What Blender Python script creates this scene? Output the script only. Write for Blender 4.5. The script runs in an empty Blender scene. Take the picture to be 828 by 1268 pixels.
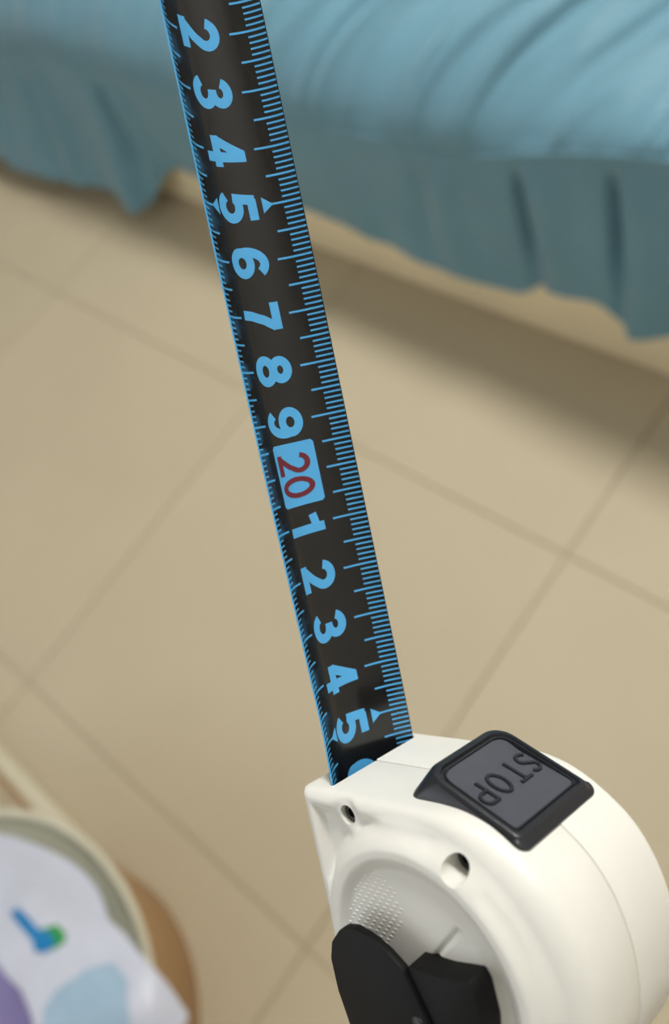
import bpy, bmesh, math, random
import numpy as np
from mathutils import Matrix, Vector, noise

# ------------------------------------------------------------------ camera, world, light, exposure
scene = bpy.context.scene
COL = scene.collection
CAM_POS = np.array([0.88470017, 0.24516656, 1.05251742])
# rows: world X, Y, Z expressed in the lens frame (x right, y down, z forward)
RW = np.array([[0.750819055, 0.434385624, -0.497573991],
               [0.585314316, -0.786642340, 0.196471319],
               [-0.306068452, -0.438751590, -0.844878183]])
cam_data = bpy.data.cameras.new('camera')
cam = bpy.data.objects.new('camera', cam_data); COL.objects.link(cam)
m = Matrix.Identity(4)
for r in range(3):
    m[r][0] = RW[r, 0]; m[r][1] = -RW[r, 1]; m[r][2] = -RW[r, 2]; m[r][3] = CAM_POS[r]
cam.matrix_world = m
cam_data.sensor_fit = 'HORIZONTAL'; cam_data.sensor_width = 36.0
cam_data.lens = 1000.0 / 828.0 * 36.0
cam_data.clip_start = 0.005; cam_data.clip_end = 50
cam_data.dof.use_dof = True
cam_data.dof.focus_distance = 0.146
cam_data.dof.aperture_fstop = 15.5
scene.camera = cam

world = bpy.data.worlds.new('world'); scene.world = world
world.use_nodes = True
world.node_tree.nodes['Background'].inputs[0].default_value = (0.75, 0.85, 1.0, 1)
world.node_tree.nodes['Background'].inputs[1].default_value = 1.0

LAMP_POS = (0.50, 1.55, 2.66)
LAMP_WATT = 65.0
sky = bpy.data.lights.new('daylight', 'AREA'); sky.shape = 'RECTANGLE'; sky.size = 1.9; sky.size_y = 1.25
sky.energy = 11.0; sky.color = (0.97, 0.98, 1.0)
sky_o = bpy.data.objects.new('daylight', sky); COL.objects.link(sky_o)
sky_o.matrix_world = Matrix.Translation((-0.25, -1.36, 1.35)) @ Matrix.Rotation(math.radians(90), 4, 'X')
scene.view_settings.view_transform = 'Standard'
scene.view_settings.look = 'None'
scene.view_settings.gamma = 1.0
scene.view_settings.use_curve_mapping = False
scene.view_settings.exposure = 0.0

# ------------------------------------------------------------------ helpers
def srgb(r, g, b):
    def f(c):
        c /= 255.0
        return c / 12.92 if c <= 0.04045 else ((c + 0.055) / 1.055) ** 2.4
    return (f(r), f(g), f(b), 1.0)

def material(name, col, rough=0.5, spec=0.5, var=0.0, vscale=20.0, bump=0.0, bscale=200.0, sheen=0.0, coat=0.0, sub=0.0, stretch=None):
    mt = bpy.data.materials.new(name); mt.use_nodes = True
    nt = mt.node_tree; bs = nt.nodes['Principled BSDF']
    bs.inputs['Base Color'].default_value = col
    bs.inputs['Roughness'].default_value = rough
    bs.inputs['Specular IOR Level'].default_value = spec
    if sheen: bs.inputs['Sheen Weight'].default_value = sheen; bs.inputs['Sheen Roughness'].default_value = 0.4
    if coat: bs.inputs['Coat Weight'].default_value = coat; bs.inputs['Coat Roughness'].default_value = 0.08
    if sub: bs.inputs['Subsurface Weight'].default_value = sub; bs.inputs['Subsurface Radius'].default_value = (0.004, 0.003, 0.002); bs.inputs['Subsurface Scale'].default_value = 1.0
    tc = nt.nodes.new('ShaderNodeTexCoord'); src = tc.outputs['Object']
    if stretch:
        mp = nt.nodes.new('ShaderNodeMapping'); mp.inputs['Scale'].default_value = stretch
        nt.links.new(src, mp.inputs['Vector']); src = mp.outputs['Vector']
    if var:
        nz = nt.nodes.new('ShaderNodeTexNoise'); nz.inputs['Scale'].default_value = vscale; nz.inputs['Detail'].default_value = 4
        rp = nt.nodes.new('ShaderNodeValToRGB')
        a = [max(0, c * (1 - var)) for c in col[:3]] + [1]; b = [min(1, c * (1 + var)) for c in col[:3]] + [1]
        rp.color_ramp.elements[0].color = a; rp.color_ramp.elements[1].color = b
        rp.color_ramp.elements[0].position = 0.3; rp.color_ramp.elements[1].position = 0.7
        nt.links.new(src, nz.inputs['Vector']); nt.links.new(nz.outputs['Fac'], rp.inputs['Fac'])
        nt.links.new(rp.outputs['Color'], bs.inputs['Base Color'])
    if bump:
        nb = nt.nodes.new('ShaderNodeTexNoise'); nb.inputs['Scale'].default_value = bscale; nb.inputs['Detail'].default_value = 3
        bp = nt.nodes.new('ShaderNodeBump'); bp.inputs['Strength'].default_value = bump; bp.inputs['Distance'].default_value = 0.001
        nt.links.new(src, nb.inputs['Vector']); nt.links.new(nb.outputs['Fac'], bp.inputs['Height'])
        nt.links.new(bp.outputs['Normal'], bs.inputs['Normal'])
    return mt

M = {
    'tile': material('floor_tile', srgb(196, 182, 154), 0.6, 0.25, var=0.035, vscale=3.0),
    'grout': material('grout', srgb(177, 163, 136), 0.9, 0.1, var=0.08, vscale=40),
    'wall': material('wall_paint', srgb(205, 201, 193), 0.9, 0.1, var=0.02, vscale=4, bump=0.2),
    'ceiling': material('ceiling_paint', srgb(244, 244, 242), 0.95, 0.1, var=0.02, vscale=4),
    'base': material('cream_board', srgb(250, 236, 200), 0.55, 0.3, var=0.04, vscale=6),
    'mattress': material('mattress_ticking', srgb(225, 222, 214), 0.9, 0.1, var=0.03, vscale=30),
    'sheet': material('teal_cotton', srgb(107, 151, 168), 0.55, 0.35, var=0.05, vscale=9, bump=0.25, bscale=900, sheen=0.35),
    'case': material('white_plastic', srgb(240, 238, 229), 0.36, 0.45, var=0.01, vscale=200, bump=0.04, bscale=4000),
    'black': material('black_plastic', srgb(36, 37, 42), 0.28, 0.5, var=0.05, vscale=300, bump=0.08, bscale=5000),
    'matte_sheen': material('matte_black_plastic_sheen', srgb(76, 78, 86), 0.6, 0.4, var=0.05, vscale=300, bump=0.1, bscale=5000),  # same black plastic as the button; panel's paler sheen put into the colour
    'blackclip': material('black_clip', srgb(9, 9, 9), 0.55, 0.2, var=0.05, vscale=300, bump=0.1, bscale=5000),
    'blade': material('blade_lacquer', srgb(19, 18, 18), 0.22, 0.5, var=0.03, vscale=400, coat=0.25),
    'print': material('blue_print', srgb(88, 182, 242), 0.3, 0.5, var=0.015, vscale=300),
    'red': material('red_print', srgb(116, 40, 54), 0.35, 0.4, var=0.02, vscale=300),
    'steel': material('steel', srgb(150, 150, 150), 0.35, 0.6, var=0.05, vscale=300),
    'screw': material('dark_screw', srgb(26, 24, 22), 0.4, 0.5, var=0.1, vscale=900),
    'bin': material('tan_plastic', srgb(190, 150, 104), 0.5, 0.4, var=0.04, vscale=12),
    'binrim': material('pale_plastic', srgb(206, 200, 176), 0.45, 0.4, var=0.03, vscale=12),
    'ledge': material('grey_plastic', srgb(176, 176, 156), 0.5, 0.4, var=0.03, vscale=12),
    'plank': material('cream_lacquer', srgb(222, 214, 188), 0.45, 0.4, var=0.03, vscale=12),
    'drawer': material('white_lacquer', srgb(205, 202, 190), 0.5, 0.4, var=0.03, vscale=12),
    'bag': material('white_film', srgb(206, 209, 222), 0.4, 0.5, var=0.03, vscale=15, bump=0.3, bscale=120),
    'bagblue': material('blue_ink', srgb(22, 126, 186), 0.4, 0.4, var=0.03, vscale=40),
    'baggreen': material('green_ink', srgb(42, 150, 70), 0.4, 0.4, var=0.03, vscale=40),
    'bagpale': material('pale_blue_ink', srgb(160, 186, 206), 0.4, 0.4, var=0.06, vscale=25),
    'bagviolet': material('violet_ink', srgb(124, 114, 160), 0.4, 0.4, var=0.15, vscale=14),
}
def emission(name, col, strength):
    mt = bpy.data.materials.new(name); mt.use_nodes = True; nt = mt.node_tree
    bs = nt.nodes['Principled BSDF']; bs.inputs['Base Color'].default_value = (0.8, 0.8, 0.8, 1)
    bs.inputs['Emission Color'].default_value = col; bs.inputs['Emission Strength'].default_value = strength
    return mt

def obj(name, verts, faces, mat=None, parent=None, smooth=False, angle=None):
    me = bpy.data.meshes.new(name)
    me.from_pydata([tuple(map(float, v)) for v in verts], [], faces); me.update()
    bm = bmesh.new(); bm.from_mesh(me); bmesh.ops.recalc_face_normals(bm, faces=bm.faces); bm.to_mesh(me); bm.free()
    return link(name, me, mat, parent, smooth, angle)

def link(name, me, mat=None, parent=None, smooth=False, angle=None):
    if smooth:
        for p in me.polygons: p.use_smooth = True
        if angle: me.set_sharp_from_angle(angle=math.radians(angle))
    if mat: me.materials.append(M[mat] if isinstance(mat, str) else mat)
    o = bpy.data.objects.new(name, me); COL.objects.link(o)
    if parent: o.parent = parent
    return o

def empty(name, mw=None):
    o = bpy.data.objects.new(name, None); COL.objects.link(o); o.empty_display_size = 0.05
    if mw is not None: o.matrix_world = mw
    return o

def tag(o, label=None, cat=None, group=None, kind=None):
    if label: o['label'] = label
    if cat: o['category'] = cat
    if group: o['group'] = group
    if kind: o['kind'] = kind
    return o

def bevel_box_mesh(x0, x1, y0, y1, z0, z1, bev=0.0, seg=2):
    bm = bmesh.new()
    vs = [bm.verts.new((x, y, z)) for x in (x0, x1) for y in (y0, y1) for z in (z0, z1)]
    for f in ((0, 1, 3, 2), (4, 6, 7, 5), (0, 4, 5, 1), (2, 3, 7, 6), (0, 2, 6, 4), (1, 5, 7, 3)):
        bm.faces.new([vs[i] for i in f])
    bmesh.ops.recalc_face_normals(bm, faces=bm.faces)
    if bev: bmesh.ops.bevel(bm, geom=bm.edges[:], offset=bev, segments=seg, profile=0.5, affect='EDGES')
    me = bpy.data.meshes.new('box'); bm.to_mesh(me); bm.free(); return me

def box(name, b, mat, parent=None, bev=0.0, seg=2):
    return link(name, bevel_box_mesh(*b, bev=bev, seg=seg), mat, parent, smooth=bool(bev), angle=40 if bev else None)

def grid_faces(nu, nv, wrap=False):
    f = []
    for i in range(nu if wrap else nu - 1):
        for j in range(nv - 1):
            a = i * nv + j; b = ((i + 1) % nu) * nv + j
            f.append((a, b, b + 1, a + 1))
    return f

def sstep(e0, e1, x):
    t = np.clip((x - e0) / (e1 - e0), 0, 1); return t * t * (3 - 2 * t)

# ------------------------------------------------------------------ the room
RX0, RX1, RY0, RY1, RZ = -2.4, 1.8, -1.2, 3.0, 2.7
floor = tag(box('floor', (RX0, RX1, RY0, RY1, -0.06, -0.0025), 'grout'), kind='structure')
tile_me = bevel_box_mesh(-0.2985, 0.2985, -0.2985, 0.2985, -0.008, 0.0, 0.0008, 1)
tile_me.materials.append(M['tile'])
for i in range(-4, 3):
    for j in range(-2, 5):
        t = bpy.data.objects.new('tile', tile_me); COL.objects.link(t); t.parent = floor
        t.location = (i * 0.6 + 0.3, j * 0.6 + 0.3, random.Random(i * 31 + j).uniform(-0.0003, 0.0))
th = 0.1
WX0, WX1, WZ0, WZ1 = -1.2, 0.7, 0.75, 1.95
WM = (WX0 + WX1) / 2
def joined_boxes(name, boxes, mat):
    bm = bmesh.new()
    for q in boxes:
        me = bevel_box_mesh(*q); bm.from_mesh(me); bpy.data.meshes.remove(me)
    me = bpy.data.meshes.new(name); bm.to_mesh(me); bm.free()
    return link(name, me, mat)
tag(box('wall_left', (RX0 - th, RX0, RY0, RY1, 0, RZ), 'wall'), kind='structure')
tag(joined_boxes('wall_front', [(RX0 - th, WX0, RY0 - th, RY0, 0, RZ), (WX1, RX1 + th, RY0 - th, RY0, 0, RZ), (WX0, WX1, RY0 - th, RY0, 0, WZ0), (WX0, WX1, RY0 - th, RY0, WZ1, RZ)], 'wall'), kind='structure')
f0, f1 = RY0 - 0.07, RY0 - 0.02
win = tag(joined_boxes('window_1', [(WX0, WX0 + 0.05, f0, f1, WZ0, WZ1), (WX1 - 0.05, WX1, f0, f1, WZ0, WZ1), (WX0 + 0.05, WX1 - 0.05, f0, f1, WZ0, WZ0 + 0.05),
    (WX0 + 0.05, WX1 - 0.05, f0, f1, WZ1 - 0.05, WZ1), (WM - 0.025, WM + 0.025, f0, f1, WZ0 + 0.05, WZ1 - 0.05)], 'drawer'), kind='structure')
glass = bpy.data.materials.new('window_glass'); glass.use_nodes = True
gn = glass.node_tree; gn.nodes.clear()
go = gn.nodes.new('ShaderNodeOutputMaterial'); gt = gn.nodes.new('ShaderNodeBsdfTransparent'); gg = gn.nodes.new('ShaderNodeBsdfGlossy'); gm = gn.nodes.new('ShaderNodeMixShader')
gg.inputs['Roughness'].default_value = 0.02; gm.inputs[0].default_value = 0.06
gn.links.new(gt.outputs[0], gm.inputs[1]); gn.links.new(gg.outputs[0], gm.inputs[2]); gn.links.new(gm.outputs[0], go.inputs[0])
for x0, x1 in ((WX0 + 0.05, WM - 0.025), (WM + 0.025, WX1 - 0.05)):
    box('pane', (x0, x1, RY0 - 0.048, RY0 - 0.044, WZ0 + 0.05, WZ1 - 0.05), glass, win)
tag(box('wall_right', (RX1, RX1 + th, RY0, RY1, 0, RZ), 'wall'), kind='structure')
tag(box('wall_back', (RX0 - th, RX1 + th, RY1, RY1 + th, 0, RZ), 'wall'), kind='structure')
tag(box('ceiling', (RX0 - th, RX1 + th, RY0 - th, RY1 + th, RZ, RZ + th), 'ceiling'), kind='structure')

# ceiling lamp (the room's light)
lamp = empty('ceiling_lamp', Matrix.Translation((LAMP_POS[0], LAMP_POS[1], RZ)))
tag(lamp, 'round white flush ceiling lamp above the bed', 'lamp')
def disc_lathe(name, prof, mat, parent, n=48):
    vs = [(r * math.cos(2 * math.pi * k / n), r * math.sin(2 * math.pi * k / n), z) for k in range(n) for r, z in prof]
    return obj(name, vs, grid_faces(n, len(prof), True), mat, parent, True, 40)
disc_lathe('lamp_base', [(0.001, -0.001), (0.30, -0.001), (0.30, -0.02), (0.001, -0.02)], 'drawer', lamp)
lampmat = emission('lamp_diffuser', (1.0, 0.985, 0.965, 1), LAMP_WATT)
disc_lathe('diffuser', [(0.28, -0.021), (0.275, -0.045), (0.24, -0.06), (0.12, -0.068), (0.001, -0.07)], lampmat, lamp)

# ------------------------------------------------------------------ bed
BX0, BX1, BY0, BY1 = -1.5, 0.85, 0.914, 2.5
bed = empty('bed', Matrix.Translation((BX0, BY0, 0)))
tag(bed, 'low bed with a cream box base under a teal sheet', 'bed')
def rel(mesh_obj, root):
    mesh_obj.matrix_parent_inverse = root.matrix_world.inverted(); return mesh_obj
rel(box('base', (BX0 + 0.03, BX1 - 0.03, BY0, BY1, 0.0, 0.30), 'base', bed, 0.004), bed)
rel(box('mattress', (BX0 + 0.03, BX1 - 0.03, BY0 + 0.05, BY1, 0.301, 0.395), 'mattress', bed, 0.03, 3), bed)

seam_x = [-1.5, -0.79, -0.585, -0.485, -0.385, -0.026, 0.193, 0.245, 0.346, 0.394, 0.459, 0.517, 0.576, 0.85]
seam_z = [0.33, 0.315, 0.345, 0.33, 0.337, 0.332, 0.348, 0.345, 0.361, 0.376, 0.395, 0.408, 0.418, 0.42]
hem_x = [-1.5, -0.9, -0.6, -0.53, -0.49, -0.44, -0.40, -0.05, 0.115, 0.206, 0.366, 0.40, 0.484, 0.512, 0.53, 0.60, 0.85]
hem_z = [0.06, 0.055, 0.055, 0.035, 0.05, 0.105, 0.128, 0.130, 0.126, 0.107, 0.113, 0.140, 0.160, 0.150, 0.118, 0.139, 0.13]
hem_y = [0.80, 0.80, 0.835, 0.812, 0.84, 0.885, 0.888, 0.888, 0.886, 0.882, 0.884, 0.885, 0.886, 0.886, 0.876, 0.882, 0.885]
def fnoise(x, y, z=0.0): return noise.noise(Vector((x, y, z)))
def ridge(x, y, z=0.0): return 1.0 - abs(noise.noise(Vector((x, y, z)))) * 2.0
NX = 560
sheet = empty('bed_sheet', Matrix.Translation((BX0, BY0, 0.3)))
tag(sheet, 'teal cotton bed sheet with a pleated valance hanging over the bed side', 'bed sheet')
xs = np.linspace(BX0, BX1, NX)
def smooth_interp(x, xp, fp):
    # box-smoothed table lookup
    return np.mean([np.interp(x + d, xp, fp) for d in (-0.012, -0.006, 0, 0.006, 0.012)], axis=0)
SZ = smooth_interp(xs, seam_x, seam_z); HZ = smooth_interp(xs, hem_x, hem_z); HY = smooth_interp(xs, hem_x, hem_y)
vs = []; NV = 110
for i, x in enumerate(xs):
    for k in range(NV):
        t = k / (NV - 1)
        if t < 0.45:                                  # rounded edge
            a = t / 0.45 * math.pi / 2
            y = 1.07 - 0.19 * math.cos(a); z = SZ[i] + (0.468 - SZ[i]) * math.sin(a)
            nrm = (0, -math.cos(a), math.sin(a))
            env = 0.25 + 0.75 * math.sin(a)
        else:
            u = (t - 0.45) / 0.55
            y = 1.07 + u ** 1.5 * (BY1 + 0.02 - 1.07); z = 0.468; nrm = (0, 0, 1); env = 1.0
        xx = x - (y - 0.9) * 0.55
        right = 0.35 + 0.65 * float(sstep(-0.35, 0.25, x))
        h = (max(0.0, ridge(xx * 8.5, y * 1.9, 3.1)) ** 2.5 - 0.4) * 0.024 + (max(0.0, ridge(xx * 17 + 5, y * 3.0, 8.2)) ** 2 - 0.4) * 0.012
        h += max(0.0, ridge(xx * 14 + 3, y * 1.4, 12.2)) ** 6 * 0.014
        h += 0.010 * fnoise(x * 3.0, y * 3.0, 1.0)
        h *= env * right
        e = min(1.0, k / 6.0)
        vs.append((x + 0.004 * e * fnoise(x * 20, y * 8), y + nrm[1] * h * e, z + nrm[2] * h * e))
rel(obj('top_cover', vs, grid_faces(NX, NV), 'sheet', sheet, True), sheet)
pleats = [(0.385, 0.394, 0.040, 0.0075), (0.511, 0.526, 0.042, 0.0075), (0.236, 0.205, 0.014, 0.016), (-0.480, -0.490, 0.055, 0.017),
          (-0.72, -0.75, 0.02, 0.03), (-0.95, -0.99, 0.03, 0.02), (-1.2, -1.22, 0.03, 0.02), (0.66, 0.67, 0.04, 0.008), (0.78, 0.79, 0.04, 0.008)]
vs = []; NV = 60
for i, x in enumerate(xs):
    for k in range(NV):
        w = k / (NV - 1)
        z = SZ[i] + 0.004 + (HZ[i] - SZ[i] - 0.004) * w
        y0 = 0.882
        y = y0 + (HY[i] - y0) * w ** 1.15
        off = 0.0
        for xa, xb, dep, wd in pleats:
            x0 = xa + (xb - xa) * w
            ramp = float(sstep(0.04, 0.30, w)) * (1 - 0.55 * float(sstep(0.55, 1.0, w)))
            wdd = wd * (0.7 + 0.9 * w)
            off += dep * 0.6 * ramp * math.exp(-((x - x0) / wdd) ** 2)
            off -= 0.010 * ramp * math.exp(-((x - x0 - 0.035) / 0.026) ** 2)
        off += 0.011 * fnoise(x * 7, w * 1.2, 2.0) * w + 0.005 * fnoise(x * 19, w * 2.0, 5.0) * w
        off = min(off, BY0 - 0.006 - y)
        y += off
        if k == 0: y += 0.003
        vs.append((x, y, z))
rel(obj('valance', vs, grid_faces(NX, NV), 'sheet', sheet, True), sheet)
# stitched seam cord between top and valance
vs = []; n = 8
for i, x in enumerate(xs):
    for k in range(n):
        a = 2 * math.pi * k / n
        vs.append((x, 0.8805 + 0.003 * math.cos(a), SZ[i] + 0.003 * math.sin(a)))
f = []
for i in range(NX - 1):
    for k in range(n):
        f.append((i * n + k, i * n + (k + 1) % n, (i + 1) * n + (k + 1) % n, (i + 1) * n + k))
rel(obj('seam_piping', vs, f, 'sheet', sheet, True), sheet)

# ------------------------------------------------------------------ things on the floor by the bin
plank = empty('floor_plank', Matrix.Translation((-0.1, -0.11, 0)))
tag(plank, 'narrow cream lacquered plank lying on the tiles behind the tan bin', 'plank')
rel(box('board', (-0.75, 0.285, -0.118, -0.094, 0.0, 0.016), 'plank', plank, 0.003), plank)
rel(box('edge_strip', (-0.75, 0.275, -0.128, -0.1185, 0.0, 0.006), 'bin', plank, 0.001), plank)
drawer = empty('storage_box', Matrix.Translation((-0.2, -0.3, 0)))
tag(drawer, 'low white storage box with lid standing on the floor beside the tan bin', 'box')
rel(box('body', (-0.7, 0.125, -0.55, -0.150, 0.0, 0.07), 'drawer', drawer, 0.006), drawer)
rel(box('lid', (-0.705, 0.13, -0.555, -0.145, 0.0705, 0.085), 'drawer', drawer, 0.005), drawer)

BC = (0.400, -0.270)
bin_o = empty('waste_bin', Matrix.Translation((BC[0], BC[1], 0)))
tag(bin_o, 'round tan plastic bin with a pale rim holding a white bag', 'bin')
H = 0.20
disc_lathe('wall', [(0.001, 0.0), (0.185, 0.0), (0.191, 0.006), (0.2335, H - 0.006), (0.2315, H - 0.006), (0.188, 0.008), (0.001, 0.006)], 'bin', bin_o, 96)
disc_lathe('inner_wall', [(0.2285, H - 0.007), (0.185, 0.011), (0.001, 0.010), (0.001, 0.0085), (0.1865, 0.0095), (0.2297, H - 0.007), (0.2285, H - 0.007)], 'binrim', bin_o, 96)
disc_lathe('inner_ledge', [(0.196, 0.1800), (0.2270, 0.1830), (0.2270, 0.1850), (0.196, 0.1830), (0.196, 0.1800)], 'ledge', bin_o, 96)
disc_lathe('rim', [(0.2290, H - 0.007), (0.2345, H - 0.008), (0.2390, H - 0.007), (0.2400, H - 0.002), (0.2370, H + 0.001), (0.2320, H + 0.0005), (0.2290, H - 0.003), (0.2290, H - 0.007)], 'binrim', bin_o, 96)

# bag: a crumpled sheet of film bulging out of the bin and lapping over the rim on one side
def bag_rmax(th):
    lap = max(0.0, 1 - abs(th - math.radians(45)) / math.radians(26))
    lap2 = math.exp(-((th - math.radians(72)) / math.radians(14)) ** 2)
    return 0.209 + 0.063 * lap + 0.010 * lap2 + 0.002 * math.sin(9 * th)
def bag_z(x, y):
    r = math.hypot(x, y); th = math.atan2(y, x)
    z = 0.235 - 0.9 * max(0, r - 0.10) ** 2
    z += 0.024 * (ridge(x * 7 + 2, y * 7, 4.0) - 0.6) + 0.006 * fnoise(x * 25, y * 25, 9)
    inner = 1 - float(sstep(0.15, 0.21, r))
    lapw = math.exp(-((th - math.radians(50)) / math.radians(34)) ** 2)
    low = 0.189 + 0.4 * (0.23 - min(r, 0.23))
    z = z * inner + (1 - inner) * (low * (1 - lapw) + max(z, 0.218) * lapw)
    if r > 0.246: z -= 2.2 * (r - 0.246) ** 1.3
    return z
NT, NR = 160, 48
vs = []
for k in range(NT):
    th = 2 * math.pi * k / NT
    rm = bag_rmax(th if th < math.pi else th - 2 * math.pi)
    for j in range(NR):
        r = 0.0008 + (rm - 0.0008) * j / (NR - 1)
        x, y = r * math.cos(th), r * math.sin(th)
        vs.append((x, y, bag_z(x, y)))
bag = empty('plastic_bag', Matrix.Translation((BC[0], BC[1], 0.0)))
tag(bag, 'crumpled white plastic bag with blue and green print in the tan bin', 'bag')
bo = obj('film', vs, grid_faces(NT, NR, True), 'bag', bag, True)
def patch(name, poly, mat, lift):
    bm = bmesh.new()
    vv = [bm.verts.new((x - BC[0], y - BC[1], 0)) for x, y in poly]
    fc = bm.faces.new(vv)
    bmesh.ops.triangulate(bm, faces=[fc])
    bmesh.ops.subdivide_edges(bm, edges=bm.edges[:], cuts=7, use_grid_fill=True)
    for v in bm.verts: v.co.z = bag_z(v.co.x, v.co.y) + lift
    bmesh.ops.recalc_face_normals(bm, faces=bm.faces)
    me = bpy.data.meshes.new(name); bm.to_mesh(me); bm.free()
    return link(name, me, mat, bag, True)
def to_plane(px, py, z):
    d = RW @ np.array([(px - 414) / 1000, (py - 634) / 1000, 1.0]); q = CAM_POS + d * (z - CAM_POS[2]) / d[2]
    return (q[0], q[1])

# ------------------------------------------------------------------ tape measure
cm = 0.01
P = [-0.9301, -1.6928, 15.2747, 0.031, -0.6915, -0.2397, 0.0063, 0.0001, 0.0046, 0.0012, 1.385, 0, 0, 0, 0.0049, 0.0134]
def rod(v):
    v = np.asarray(v, float); a = np.linalg.norm(v)
    if a < 1e-12: return np.eye(3)
    k = v / a; K = np.array([[0, -k[2], k[1]], [k[2], 0, -k[0]], [-k[1], k[0], 0]])
    return np.eye(3) + math.sin(a) * K + (1 - math.cos(a)) * K @ K
R0 = rod(P[3:6]) @ np.diag([1.0, 1.0, -1.0])
FR = {}
DS = 0.05
for sgn in (1, -1):
    p = np.array(P[:3], float); R = R0.copy(); k = 0
    FR[int(round(19 / DS))] = (p.copy(), R.copy())
    while (19 + k * DS < 28) if sgn > 0 else (19 + k * DS > -0.2):
        d = max(-8.0, min(7.0, k * DS + sgn * DS / 2))
        w = np.array([P[6] + P[7] * d, P[8] + P[9] * d, P[14]])
        if k * DS > 7.0: w = w * 0
        R2 = R @ rod(w * sgn * DS)
        p = p + (R[:, 1] + R2[:, 1]) / 2 * sgn * DS; R = R2; k += sgn
        FR[int(round(19 / DS)) + k] = (p.copy(), R.copy())
O_, R_ = FR[int(round(26 / DS))]
CA, CB, CC = -R_[:, 1], R_[:, 0], R_[:, 2]            # forward, right, up of the case, lens frame
LOC = np.array([CB, CA, CC])                            # lens frame -> case frame rows
mw = Matrix.Identity(4)
wb = RW @ np.array([CB, CA, CC]).T
wo = CAM_POS + RW @ O_ * cm
for r in range(3):
    for c in range(3): mw[r][c] = wb[r, c]
    mw[r][3] = wo[r]
tm = empty('tape_measure', mw)
tag(tm, 'white tape measure with black STOP button and blade drawn out', 'tape measure')

def blade_radius(s):
    r = max(1.27, 1.385 + 0.0134 * (s - 19))
    if s > 24.5: r += 0.22 * float(sstep(24.5, 26.2, s))
    return r
def on_blade(s, u, lift=0.0):
    x = s / DS; i = int(math.floor(x)); f_ = x - i
    p0, Ra = FR[i]; p1, Rb = FR.get(i + 1, FR[i])
    p = p0 * (1 - f_) + p1 * f_; R = Ra * (1 - f_) + Rb * f_
    rc = blade_radius(s); a = u / rc; rr = rc - lift
    q = p + R[:, 0] * rr * math.sin(a) + R[:, 2] * (rc - rr * math.cos(a))
    return LOC @ (q - O_) * cm
HW = 1.25
ss = np.arange(0, 27.3, 0.1); us = np.linspace(-HW, HW, 41)
top = [on_blade(s, u) for s in ss for u in us]
bot = [on_blade(s, u, -0.018) for s in ss for u in us]
n0 = len(top); nu = len(us)
f = grid_faces(len(ss), nu); fb = [tuple(n0 + i for i in q) for q in f]
side = []
for i in range(len(ss) - 1):
    for e in (0, nu - 1):
        a, b = i * nu + e, (i + 1) * nu + e; side.append((a, b, b + n0, a + n0))
for j in range(nu - 1):
    for i in (0, len(ss) - 1):
        a, b = i * nu + j, i * nu + j + 1; side.append((a, b, b + n0, a + n0))
blade = obj('blade', top + bot, f + fb + side, 'blade', tm, True, 35)
blade['label'] = 'curved black steel blade with blue centimetre print'
LIFT = 0.004
def quad_strip(V, Fc, rows):
    b = len(V); nrow = len(rows[0])
    for r in rows: V.extend(r)
    for i in range(len(rows) - 1):
        for j in range(nrow - 1):
            a = b + i * nrow + j; Fc.append((a, a + nrow, a + nrow + 1, a + 1))
V, Fc = [], []
for mmk in range(1, 268):
    s = mmk / 10
    inner = 0.57 if mmk % 10 == 0 else (0.68 if mmk % 5 == 0 else 0.90)
    if mmk % 50 == 0: inner = 0.66
    hw = 0.017 if mmk % 5 else 0.019
    for sg in (1, -1):
        quad_strip(V, Fc, [[on_blade(s + d, sg * u, LIFT) for u in np.linspace(inner, HW - 0.012, 8)] for d in (-hw, hw)])
marks = obj('scale_marks', V, Fc, 'print', blade); marks['kind'] = 'stuff'
V, Fc = [], []
quad_strip(V, Fc, [[on_blade(s, -HW - 0.0015, l) for l in (-0.022, 0.006)] for s in np.arange(0, 27.2, 0.1)])
obj('edge_line', V, Fc, 'print', blade)
for s in (5, 15, 25):
    for sg in (1, -1):
        V, Fc = [], []
        rows = []
        for t in np.linspace(0, 1, 6):
            u = 0.50 + 0.19 * t; h = 0.135 * (1 - t) + 0.012
            rows.append([on_blade(s + d, sg * u, LIFT * 1.1) for d in (-h, -h / 3, h / 3, h)])
        quad_strip(V, Fc, rows)
        obj('marker_arrow', V, Fc, 'print', blade)

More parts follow.
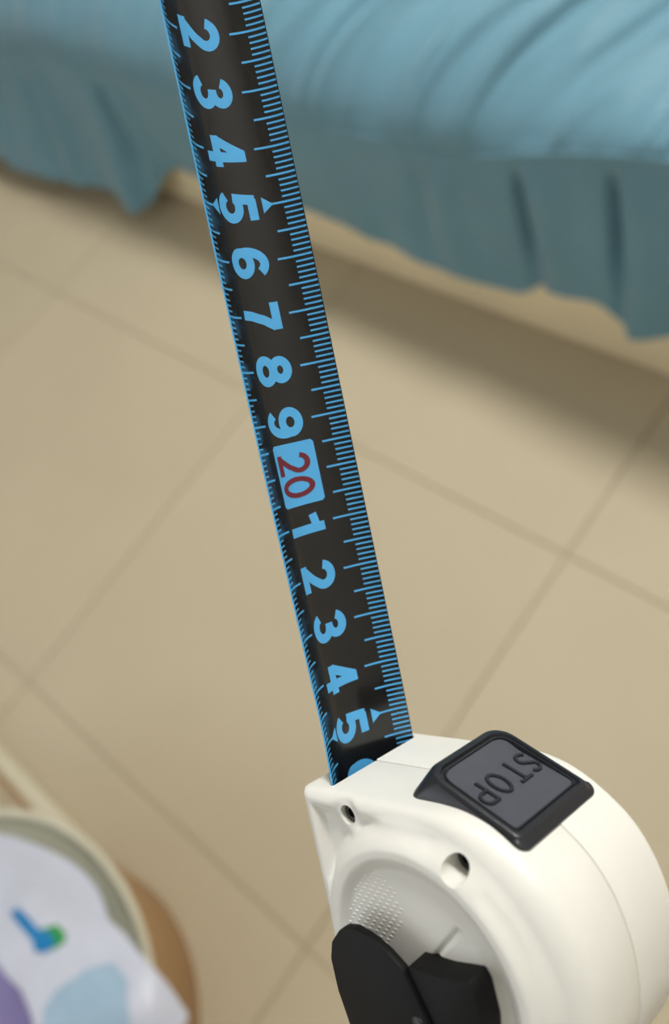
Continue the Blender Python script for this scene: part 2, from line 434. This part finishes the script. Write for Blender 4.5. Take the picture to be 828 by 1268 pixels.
def arc(cx, cy, rx, ry, a0, a1, n=22):
    return [(cx + rx * math.cos(math.radians(a0 + (a1 - a0) * i / n)), cy + ry * math.sin(math.radians(a0 + (a1 - a0) * i / n))) for i in range(n + 1)]
def line(*pts):
    out = []
    for (x0, y0), (x1, y1) in zip(pts[:-1], pts[1:]):
        for i in range(8): out.append((x0 + (x1 - x0) * i / 8, y0 + (y1 - y0) * i / 8))
    out.append(pts[-1]); return out
DIG = {
    '0': [arc(.35, .5, .245, .395, 90, 450, 40)],
    '1': [line((.43, 0), (.43, 1.0)), line((.46, .80), (.10, .73))],
    '2': [arc(.335, .665, .235, .225, 168, -38), line((.535, .545), (.40, .36), (.14, .115)), line((.03, .1), (.66, .1))],
    '3': [arc(.33, .715, .215, .185, 165, -88), arc(.33, .31, .245, .21, 88, -165), line((.26, .525), (.38, .525))],
    '4': [line((.44, .95), (.10, .30)), line((.02, .29), (.69, .29)), line((.475, 1.0), (.475, 0))],
    '5': [line((.64, .9), (.17, .9)), line((.20, .98), (.145, .43)), arc(.335, .335, .25, .235, 137, -155)],
    '6': [arc(.355, .32, .235, .22, 90, 450, 36), arc(.375, .50, .265, .40, 200, 45)],
    '7': [line((.04, .9), (.66, .9)), line((.585, .86), (.42, .58), (.31, .25), (.28, 0))],
    '8': [arc(.35, .715, .205, .185, 90, 450, 36), arc(.35, .305, .245, .205, 90, 450, 36)],
    '9': [arc(.345, .68, .235, .22, 90, 450, 36), arc(.325, .50, .265, .40, 20, -135)],
}
def stroke(V, Fc, pts, t, fn, closed=False):
    rows = []
    n = len(pts)
    for i in range(n):
        a = pts[max(0, i - 1)]; b = pts[min(n - 1, i + 1)]
        if closed and i in (0, n - 1): a, b = pts[n - 2], pts[1]
        dx, dy = b[0] - a[0], b[1] - a[1]; L = math.hypot(dx, dy) or 1
        nx, ny = -dy / L * t / 2, dx / L * t / 2
        rows.append([fn(pts[i][0] + nx * k, pts[i][1] + ny * k) for k in (-1, -1 / 3, 1 / 3, 1)])
    quad_strip(V, Fc, rows)
def numeral(ch, s0, mat, w, h, u0, t, lift):
    V, Fc = [], []
    for q in DIG[ch]:
        cl = math.hypot(q[0][0] - q[-1][0], q[0][1] - q[-1][1]) < 1e-4
        stroke(V, Fc, q, t, lambda x, y: on_blade(s0 + (x - 0.35) * w, u0 + y * h, lift), cl)
    return obj('numeral', V, Fc, mat, blade)
for n in range(1, 27):
    if n in (10, 20):
        V, Fc = [], []
        rows = []
        for s in np.linspace(n - 0.6, n + 0.6, 25):
            e = 0.05 - math.sqrt(max(0, 0.05 ** 2 - max(0, abs(s - n) - 0.55) ** 2))
            rows.append([on_blade(s, u, LIFT) for u in np.linspace(-0.50 + e, 0.50 - e, 15)])
        quad_strip(V, Fc, rows); obj('numeral_panel', V, Fc, 'print', blade)
        numeral(str(n)[0], n - 0.20, 'red', 0.62, 0.84, -0.45, 0.150, LIFT * 2)
        numeral('0', n + 0.245, 'red', 0.62, 0.84, -0.45, 0.150, LIFT * 2)
    else:
        numeral(str(n)[-1], n + 0.01, 'print', 0.82, 0.84, -0.46, 0.215, LIFT)
# end hook
V = []
hook_b = [on_blade(0.15, u, -0.02 - d) for d in (0, 0.08) for u in np.linspace(-0.85, 0.85, 9)]
hook_t = [on_blade(0.05, u, -0.02 - d) for d in (0, 0.08) for u in np.linspace(-0.85, 0.85, 9)]
fwd = (on_blade(0.0, 0) - on_blade(1.0, 0)); fwd = fwd / np.linalg.norm(fwd); upv = on_blade(0.05, 0, 1.0) - on_blade(0.05, 0); upv = upv / np.linalg.norm(upv)
sd = np.cross(fwd, upv); o0 = on_blade(0.0, 0)
hv = []
for x in (-0.85, 0.85):
    for (yy, zz) in ((0.0, 0.45), (0.0, -1.2), (0.09, -1.2), (0.09, 0.45)):
        hv.append(o0 + sd * x * cm + fwd * yy * cm + upv * zz * cm)
obj('end_hook', hv, [(0, 1, 2, 3), (4, 5, 6, 7), (0, 1, 5, 4), (1, 2, 6, 5), (2, 3, 7, 6), (3, 0, 4, 7)], 'steel', tm)

# ---- case shells; case frame: x = right (b), y = forward (a), z = up (c), centimetres
ctrl = [(.20, -.17), (.295, -.145), (.33, -.06), (.33, .3), (.33, 1.0), (.33, 1.8), (.33, 2.6), (.315, 3.0), (.255, 3.43), (.09, 3.90), (-.245, 4.39), (-.76, 4.86),
        (-1.45, 5.14), (-2.3, 5.22), (-3.3, 5.05), (-4.2, 4.5), (-4.8, 3.6), (-5.0, 2.5), (-4.97, 1.2), (-4.85, .3), (-4.6, -.08), (-4.2, -.17), (-3, -.17), (-1.5, -.17), (-.5, -.17)]
def catmull(pts, per):
    out = []; n = len(pts)
    for i in range(n):
        p0, p1, p2, p3 = [np.array(pts[(i + k) % n], float) for k in (-1, 0, 1, 2)]
        d1, d2, d3 = [max(1e-6, np.linalg.norm(b - a)) ** 0.5 for a, b in ((p0, p1), (p1, p2), (p2, p3))]
        m1 = (p1 - p0) / d1 - (p2 - p0) / (d1 + d2) + (p2 - p1) / d2; m2 = (p2 - p1) / d2 - (p3 - p1) / (d2 + d3) + (p3 - p2) / d3
        m1 *= d2; m2 *= d2
        for j in range(per):
            t = j / per
            out.append((2 * t**3 - 3 * t**2 + 1) * p1 + (t**3 - 2 * t**2 + t) * m1 + (-2 * t**3 + 3 * t**2) * p2 + (t**3 - t**2) * m2)
    return np.array(out)
dense = catmull(ctrl, 40)
def resample(pts, n):
    q = np.vstack([pts, pts[:1]]); L = np.r_[0, np.cumsum(np.linalg.norm(np.diff(q, axis=0), axis=1))]
    x = np.linspace(0, L[-1], n, endpoint=False)
    return np.c_[np.interp(x, L, q[:, 0]), np.interp(x, L, q[:, 1])]
PROF = resample(dense, 300); NP_ = len(PROF)
tang = np.roll(PROF, -1, 0) - np.roll(PROF, 1, 0); tang /= np.linalg.norm(tang, axis=1)[:, None]
PN = np.c_[tang[:, 1], -tang[:, 0]]
if ((PROF - PROF.mean(0)) * PN).sum() < 0: PN = -PN
CEN = np.array([-2.30, 2.40])
def dist_profile(pts):
    d = np.full(len(pts), 9.0)
    for i in range(0, len(dense), 1):
        d = np.minimum(d, np.hypot(pts[:, 0] - dense[i, 0], pts[:, 1] - dense[i, 1]))
    return d
def side_height(pts, left=True):
    d = dist_profile(pts); re = 0.20 + (0.32 if left else 0.0) * sstep(2.9, 4.3, pts[:, 1])
    edge = np.where(d < re, np.sqrt(np.maximum(0, re**2 - (re - d)**2)), re)
    h = 1.45 - re + edge
    if left:
        r = np.hypot(*(pts - CEN).T)
        lowered = 0.15 * sstep(re + 0.02, re + 0.28, d)
        boss = np.hypot(pts[:, 0] + 0.36, pts[:, 1] - 3.52)
        lowered *= sstep(0.34, 0.62, boss)
        pad = sstep(0.42, 0.22, np.hypot(pts[:, 0] + 0.03, pts[:, 1] - 1.0)); lowered = lowered * (1 - pad) + 0.06 * pad
        h = h - lowered
        h += (0.30 + lowered) * sstep(2.52, 2.02, r)
        h -= 0.12 * sstep(1.92, 1.66, r)
        # step line on the dished face
        e = np.array([-.78, -.80]); e = e / np.linalg.norm(e); q = pts - np.array([-1.36, 3.32])
        al = q @ e; pe = q @ np.array([-e[1], e[0]])
        h -= 0.05 * sstep(-0.05, 0.05, al) * sstep(1.4, 1.2, al) * np.exp(-(pe / 0.045) ** 2)
    return h
NRING = 110
def shell(sign, grow, left):
    prof = PROF + PN * grow
    V = []; rings = []
    ts = np.r_[0, (np.linspace(0, 1, NRING)[1:-1]) ** 1.25]
    def ring(pts, b):
        s0 = len(V)
        for (a, c), bb in zip(pts, np.broadcast_to(b, len(pts))): V.append((sign * bb * cm, a * cm, c * cm))
        rings.append(s0)
    ring(prof - PN * 0.06, 0.0); ring(prof - PN * 0.035, 0.004); ring(prof - PN * 0.008, 0.012); ring(prof, 0.03); ring(prof, 0.5)
    re0 = 1.45 - (0.20 + (0.32 if left else 0.0) * sstep(2.9, 4.3, PROF[:, 1]))
    ring(prof, re0)
    for t in ts[1:]:
        pts = prof + (CEN - prof) * t
        ring(pts, side_height(prof * 0 + PROF + (CEN - PROF) * t, left))
    F_ = []
    for a, b in zip(rings[:-1], rings[1:]):
        for i in range(NP_): j = (i + 1) % NP_; F_.append((a + i, a + j, b + j, b + i))
    c1 = len(V); V.append((sign * float(side_height(CEN[None, :], left)[0]) * cm, CEN[0] * cm, CEN[1] * cm))
    c0 = len(V); V.append((0, CEN[0] * cm, CEN[1] * cm))
    for i in range(NP_):
        j = (i + 1) % NP_; F_.append((rings[-1] + i, rings[-1] + j, c1)); F_.append((rings[0] + i, rings[0] + j, c0))
    return V, F_
def cut(o, cutters):
    for c in cutters:
        md = o.modifiers.new('cut', 'BOOLEAN'); md.operation = 'DIFFERENCE'; md.object = c; md.solver = 'EXACT'
    bpy.context.view_layer.update()
    dg = bpy.context.evaluated_depsgraph_get()
    me = bpy.data.meshes.new_from_object(o.evaluated_get(dg))
    o.modifiers.clear(); o.data = me
    for p in me.polygons: p.use_smooth = True
    me.set_sharp_from_angle(angle=math.radians(38))
def cyl_cut(a, c, r, b0, b1, n=32):
    V = [(b * cm, (a + r * math.cos(2 * math.pi * k / n)) * cm, (c + r * math.sin(2 * math.pi * k / n)) * cm) for b in (b0, b1) for k in range(n)]
    F_ = [(k, (k + 1) % n, n + (k + 1) % n, n + k) for k in range(n)] + [tuple(range(n)), tuple(range(n, 2 * n))]
    return obj('cutter', V, F_, None, tm)
FT, FB = np.array([.82, 2.66]), np.array([-.03, 4.29])   # front and rear ends of the button's top face (a, c)
U_ = (FB - FT); LU = np.linalg.norm(U_); U_ /= LU; NN = np.array([U_[1], -U_[0]])
if NN[0] < 0: NN = -NN
def btn(x, y, h):   # x: right, y: along top face from the front end, h: height above it (cm) -> case frame metres
    q = FT + U_ * y + NN * h; return (x * cm, q[0] * cm, q[1] * cm)
def pocket():
    V = [btn(x, y, h) for h in (-0.50, 0.5) for x, y in ((-0.86, 0.05), (1.0, 0.05), (1.0, LU - 0.10), (-0.86, LU - 0.10))]
    return obj('cutter', V, [(0, 1, 2, 3), (4, 5, 6, 7), (0, 1, 5, 4), (1, 2, 6, 5), (2, 3, 7, 6), (3, 0, 4, 7)], None, tm)
SCREWS = [(-0.03, 1.00, 0.18, -1.19), (-0.36, 3.50, 0.215, -1.19)]
def slot_box():
    rc = blade_radius(26.0); bs = np.linspace(-1.165, 1.165, 25)
    poly = [(x, rc - math.sqrt(rc * rc - x * x) - 0.045) for x in bs] + [(1.165, 0.49), (-1.165, 0.49)]
    n = len(poly)
    V = [(x * cm, y * cm, z * cm) for y in (-1.5, 0.8) for x, z in poly]
    return obj('cutter', V, [(k, (k + 1) % n, n + (k + 1) % n, n + k) for k in range(n)] + [tuple(range(n)), tuple(range(n, 2 * n))], None, tm)
shells = []
for sign, grow, left, nm in ((-1, 0.0, True, 'case_half'), (1, 0.014, False, 'case_half')):
    V, F_ = shell(sign, grow, left)
    o = obj(nm, V, F_, 'case', tm, True)
    cs = [slot_box(), pocket()]
    if left: cs += [cyl_cut(a, c, r, -2.6, bb) for a, c, r, bb in SCREWS]
    cut(o, cs)
    for c in cs: bpy.data.objects.remove(c, do_unlink=True)
    shells.append(o)
for a, c, r, bb in SCREWS:                                # screw heads sunk in their holes
    n = 24; prof = [(0.001, 0.05), (r * 0.45, 0.05), (r * 0.5, 0.10), (r * 0.85, 0.10), (r * 0.97, 0.07), (r * 0.97, -0.05)]
    V = [((bb - h) * cm, (a + q * math.cos(2 * math.pi * k / n)) * cm, (c + q * math.sin(2 * math.pi * k / n)) * cm) for k in range(n) for q, h in prof]
    obj('screw', V, grid_faces(n, len(prof), True), 'screw', tm, True, 40)

# grip dots on the round side plate
V, F_ = [], []
rng = random.Random(4)
for i in range(-14, 15):
    for j in range(-14, 15):
        a = -1.42 + i * 0.083; c = 1.22 + j * 0.165 + (i % 2) * 0.0825
        e = ((a + 1.35) / 0.78) ** 2 + ((c - 1.28) / 0.86) ** 2
        r = math.hypot(a - CEN[0], c - CEN[1])
        if e > 1 or r > 1.72: continue
        b0 = float(side_height(np.array([[a, c]]))[0])
        s0 = len(V); nn = 8
        for lv, (q, h) in enumerate(((1.0, -0.004), (0.6, 0.005))):
            for k in range(nn):
                an = 2 * math.pi * k / nn
                V.append((-(b0 + h) * cm, (a + 0.028 * q * math.sin(an)) * cm, (c + 0.062 * q * math.cos(an)) * cm))
        V.append((-(b0 + 0.006) * cm, a * cm, c * cm))
        for k in range(nn):
            F_.append((s0 + k, s0 + (k + 1) % nn, s0 + nn + (k + 1) % nn, s0 + nn + k)); F_.append((s0 + nn + k, s0 + nn + (k + 1) % nn, s0 + 2 * nn))
o = obj('grip_dots', V, F_, 'case', tm, True); o['kind'] = 'stuff'

# ---- STOP button
def lerp(p, q, t): return (p[0] + (q[0] - p[0]) * t, p[1] + (q[1] - p[1]) * t)
def rrect(x0, x1, y0, y1, r, chf=0.0, n=6):
    # counter-clockwise rounded rectangle; front (y0) corners chamfered by chf
    pts = []
    for cx, cy, a0, rr in ((x1, y1, 0, r), (x0, y1, 90, r), (x0, y0, 180, max(r, chf)), (x1, y0, 270, max(r, chf))):
        sx = -1 if cx == x1 else 1; sy = -1 if cy == y1 else 1
        for k in range(n + 1):
            an = math.radians(a0 + 90 * k / n)
            pts.append((cx + sx * rr + rr * math.cos(an), cy + sy * rr + rr * math.sin(an)))
    return pts
def shell_pt(x, a, c): return (x * cm, a * cm, c * cm)
def foot(x, y):     # foot outline lies on the shell skin
    t = (y + 0.42) / (LU + 0.60)
    L0 = np.array([.33, 2.16]); 
    path = np.array([[.33, 2.16], [.33, 2.6], [.315, 3.0], [.255, 3.43], [.09, 3.90], [-.255, 4.38]])
    d = np.r_[0, np.cumsum(np.linalg.norm(np.diff(path, axis=0), axis=1))]
    s = t * d[-1]; a = np.interp(s, d, path[:, 0]); c = np.interp(s, d, path[:, 1])
    return (x * cm, (a - 0.03) * cm, (c - 0.01) * cm)
n = 7
XC = 0.08
def rr(hw, y0, y1, r, chf): return rrect(XC - hw, XC + hw, y0, y1, r, chf, n)
NV3 = np.array([0, NN[0], NN[1]])
rows = []
rows.append([foot(x, y) for x, y in rr(1.12, -0.42, LU + 0.18, 0.20, 0.30)])
rows.append([tuple(np.array(foot(x, y)) + NV3 * 0.09 * cm) for x, y in rr(1.11, -0.40, LU + 0.17, 0.20, 0.30)])
rows.append([btn(x, y, -0.07) for x, y in rr(1.055, -0.04, LU + 0.08, 0.17, 0.36)])
rows.append([btn(x, y, -0.025) for x, y in rr(1.03, 0.0, LU + 0.05, 0.15, 0.36)])
rows.append([btn(x, y, 0.0) for x, y in rr(1.00, 0.04, LU + 0.01, 0.13, 0.36)])
rows.append([btn(x, y, 0.0) for x, y in rr(0.95, 0.10, LU - 0.06, 0.11, 0.32)])
rows.append([btn(x, y, -0.055) for x, y in rr(0.928, 0.13, LU - 0.085, 0.10, 0.30)])
rows.append([btn(x, y, -0.055) for x, y in rr(0.905, 0.155, LU - 0.11, 0.09, 0.28)])
rows.append([btn(x, y, -0.020) for x, y in rr(0.888, 0.175, LU - 0.13, 0.09, 0.27)])
rows.append([btn(x, y, -0.020) for x, y in rr(0.87, 0.195, LU - 0.15, 0.08, 0.26)])
Y0P, Y1P = 0.205, LU - 0.16
def dish(x, y):
    v = (y - Y0P) / (Y1P - Y0P)
    return -0.05 - 0.085 * float(sstep(0.0, 0.30, v)) * (1 - v) ** 1.2
rows.append([btn(x, y, dish(x, y)) for x, y in rr(0.862, Y0P, Y1P, 0.08, 0.25)])
nr = len(rows[0]); V = [p for r in rows for p in r]; F_ = []
for i in range(len(rows) - 1):
    for k in range(nr): F_.append((i * nr + k, i * nr + (k + 1) % nr, (i + 1) * nr + (k + 1) % nr, (i + 1) * nr + k))
button = obj('stop_button', V, F_, 'black', tm, True, 50)
button['label'] = 'black lock button marked STOP'
# dished panel: grid clipped to the panel outline
ol = rr(0.864, Y0P, Y1P, 0.08, 0.25)
V, F_ = [], []
ys = np.linspace(Y0P, Y1P, 40)
def half_at(y):
    best = 0.0
    for (x0, y0), (x1, y1) in zip(ol, ol[1:] + ol[:1]):
        if (y0 - y) * (y1 - y) <= 0 and abs(y1 - y0) > 1e-9:
            best = max(best, abs(x0 + (x1 - x0) * (y - y0) / (y1 - y0) - XC))
    return best if best > 0 else 0.6
quad_strip(V, F_, [[btn(XC + x * half_at(y), y, dish(x, y)) for x in np.linspace(-1, 1, 12)] for y in ys])
obj('button_panel', V, F_, 'matte_sheen', button, True)
LET = {
    'S': [arc(.30, .75, .22, .20, 25, 265, 18) + arc(.30, .27, .23, .22, 85, -155, 18)],
    'T': [line((.02, .95), (.62, .95)), line((.32, .95), (.32, .0))],
    'O': [arc(.34, .5, .28, .45, 90, 450, 40)],
    'P': [line((.1, 0), (.1, .98)), line((.1, .95), (.36, .95)) + arc(.36, .70, .22, .25, 90, -90, 16) + line((.36, .45), (.1, .45))],
}
for ch in 'STOP':
    V, F_ = [], []
    hh = 0.50; ww = 0.52; y0 = 0.65
    xcur = {'S': .76, 'T': .38, 'O': -.09, 'P': -.53}[ch] + {'S': .30, 'T': .32, 'O': .34, 'P': .32}[ch] * ww
    for q in LET[ch]:
        cl = math.hypot(q[0][0] - q[-1][0], q[0][1] - q[-1][1]) < 1e-4
        # raised ridge: a low three-sided profile swept along the stroke
        rows = []
        nq = len(q)
        for i in range(nq):
            a = q[max(0, i - 1)]; b = q[min(nq - 1, i + 1)]
            if cl and i in (0, nq - 1): a, b = q[nq - 2], q[1]
            dx, dy = (b[0] - a[0]) * ww, (b[1] - a[1]) * hh; L = math.hypot(dx, dy) or 1
            nx, ny = -dy / L, dx / L
            r = []
            for k, h in ((-0.040, -0.01), (-0.024, 0.034), (0.024, 0.034), (0.040, -0.01)):
                X = xcur - q[i][0] * ww - nx * k; Y = y0 + q[i][1] * hh + ny * k
                r.append(btn(X, Y, dish(X, Y) + h))
            rows.append(r)
        quad_strip(V, F_, rows)
    o = obj('letter', V, F_, 'black', button, True, 40)

# ---- belt clip
def plate(name, poly, b0, b1, mat, parent, tilt=0.0, bev=0.03):
    bm = bmesh.new()
    lo = [bm.verts.new(((b0) * cm, a * cm, c * cm)) for a, c in poly]
    hi = [bm.verts.new(((b1 + tilt * (a + 2.0)) * cm, a * cm, c * cm)) for a, c in poly]
    bm.faces.new(lo); bm.faces.new(hi[::-1])
    for i in range(len(poly)):
        j = (i + 1) % len(poly); bm.faces.new((lo[i], lo[j], hi[j], hi[i]))
    bmesh.ops.recalc_face_normals(bm, faces=bm.faces)
    bmesh.ops.bevel(bm, geom=bm.edges[:], offset=bev * cm, segments=2, profile=0.5, affect='EDGES')
    me = bpy.data.meshes.new(name); bm.to_mesh(me); bm.free()
    return link(name, me, mat, parent, True, 40)
clip = plate('belt_clip', [(-1.58, 1.43), (-1.63, 1.18), (-1.74, 1.0), (-2.02, .73), (-2.36, .60), (-2.95, .60), (-3.55, .72), (-4.3, 1.2), (-4.5, 2.2), (-4.2, 2.9), (-3.2, 2.9),
                           (-2.5, 2.62), (-2.0, 2.42), (-1.78, 2.12), (-1.63, 1.75)], -1.98, -2.14, 'blackclip', tm)
clip['label'] = 'black plastic belt clip on the side plate'
plate('clip_mount', [(-1.96, 2.46), (-1.92, 3.1), (-1.80, 3.72), (-1.95, 3.80), (-2.5, 3.82), (-3.6, 3.6), (-3.9, 2.7), (-3.3, 2.3), (-2.5, 2.3)], -1.5, -2.06, 'blackclip', clip)
n = 20; V = [((-2.13 - h) * cm, (-2.85 + q * math.cos(2 * math.pi * k / n)) * cm, (2.52 + q * math.sin(2 * math.pi * k / n)) * cm) for k in range(n) for q, h in ((0.001, .05), (.09, .045), (.13, .02), (.135, 0))]
obj('clip_screw', V, grid_faces(n, 4, True), 'screw', clip, True, 40)

# ---- print on the bag (flat ink areas lying on the film)
Zp = 0.235
def pl(pts): return [to_plane(x, y, Zp) for x, y in pts]
patch('blue_print', pl([(15, 1130), (24, 1124), (34, 1130), (52, 1150), (64, 1154), (70, 1168), (60, 1180), (48, 1178), (46, 1164), (36, 1152)]), 'bagblue', 0.0022)
patch('green_print', pl([(56, 1150), (70, 1144), (80, 1156), (80, 1166), (68, 1176), (56, 1170)]), 'baggreen', 0.0012)
patch('pale_blue_print', pl([(105, 1200), (135, 1192), (152, 1215), (158, 1268), (150, 1300), (50, 1300), (55, 1250), (75, 1225)]), 'bagpale', 0.0012)
patch('violet_print', pl([(-30, 1190), (5, 1195), (30, 1225), (42, 1268), (40, 1300), (-40, 1300)]), 'bagviolet', 0.0012)
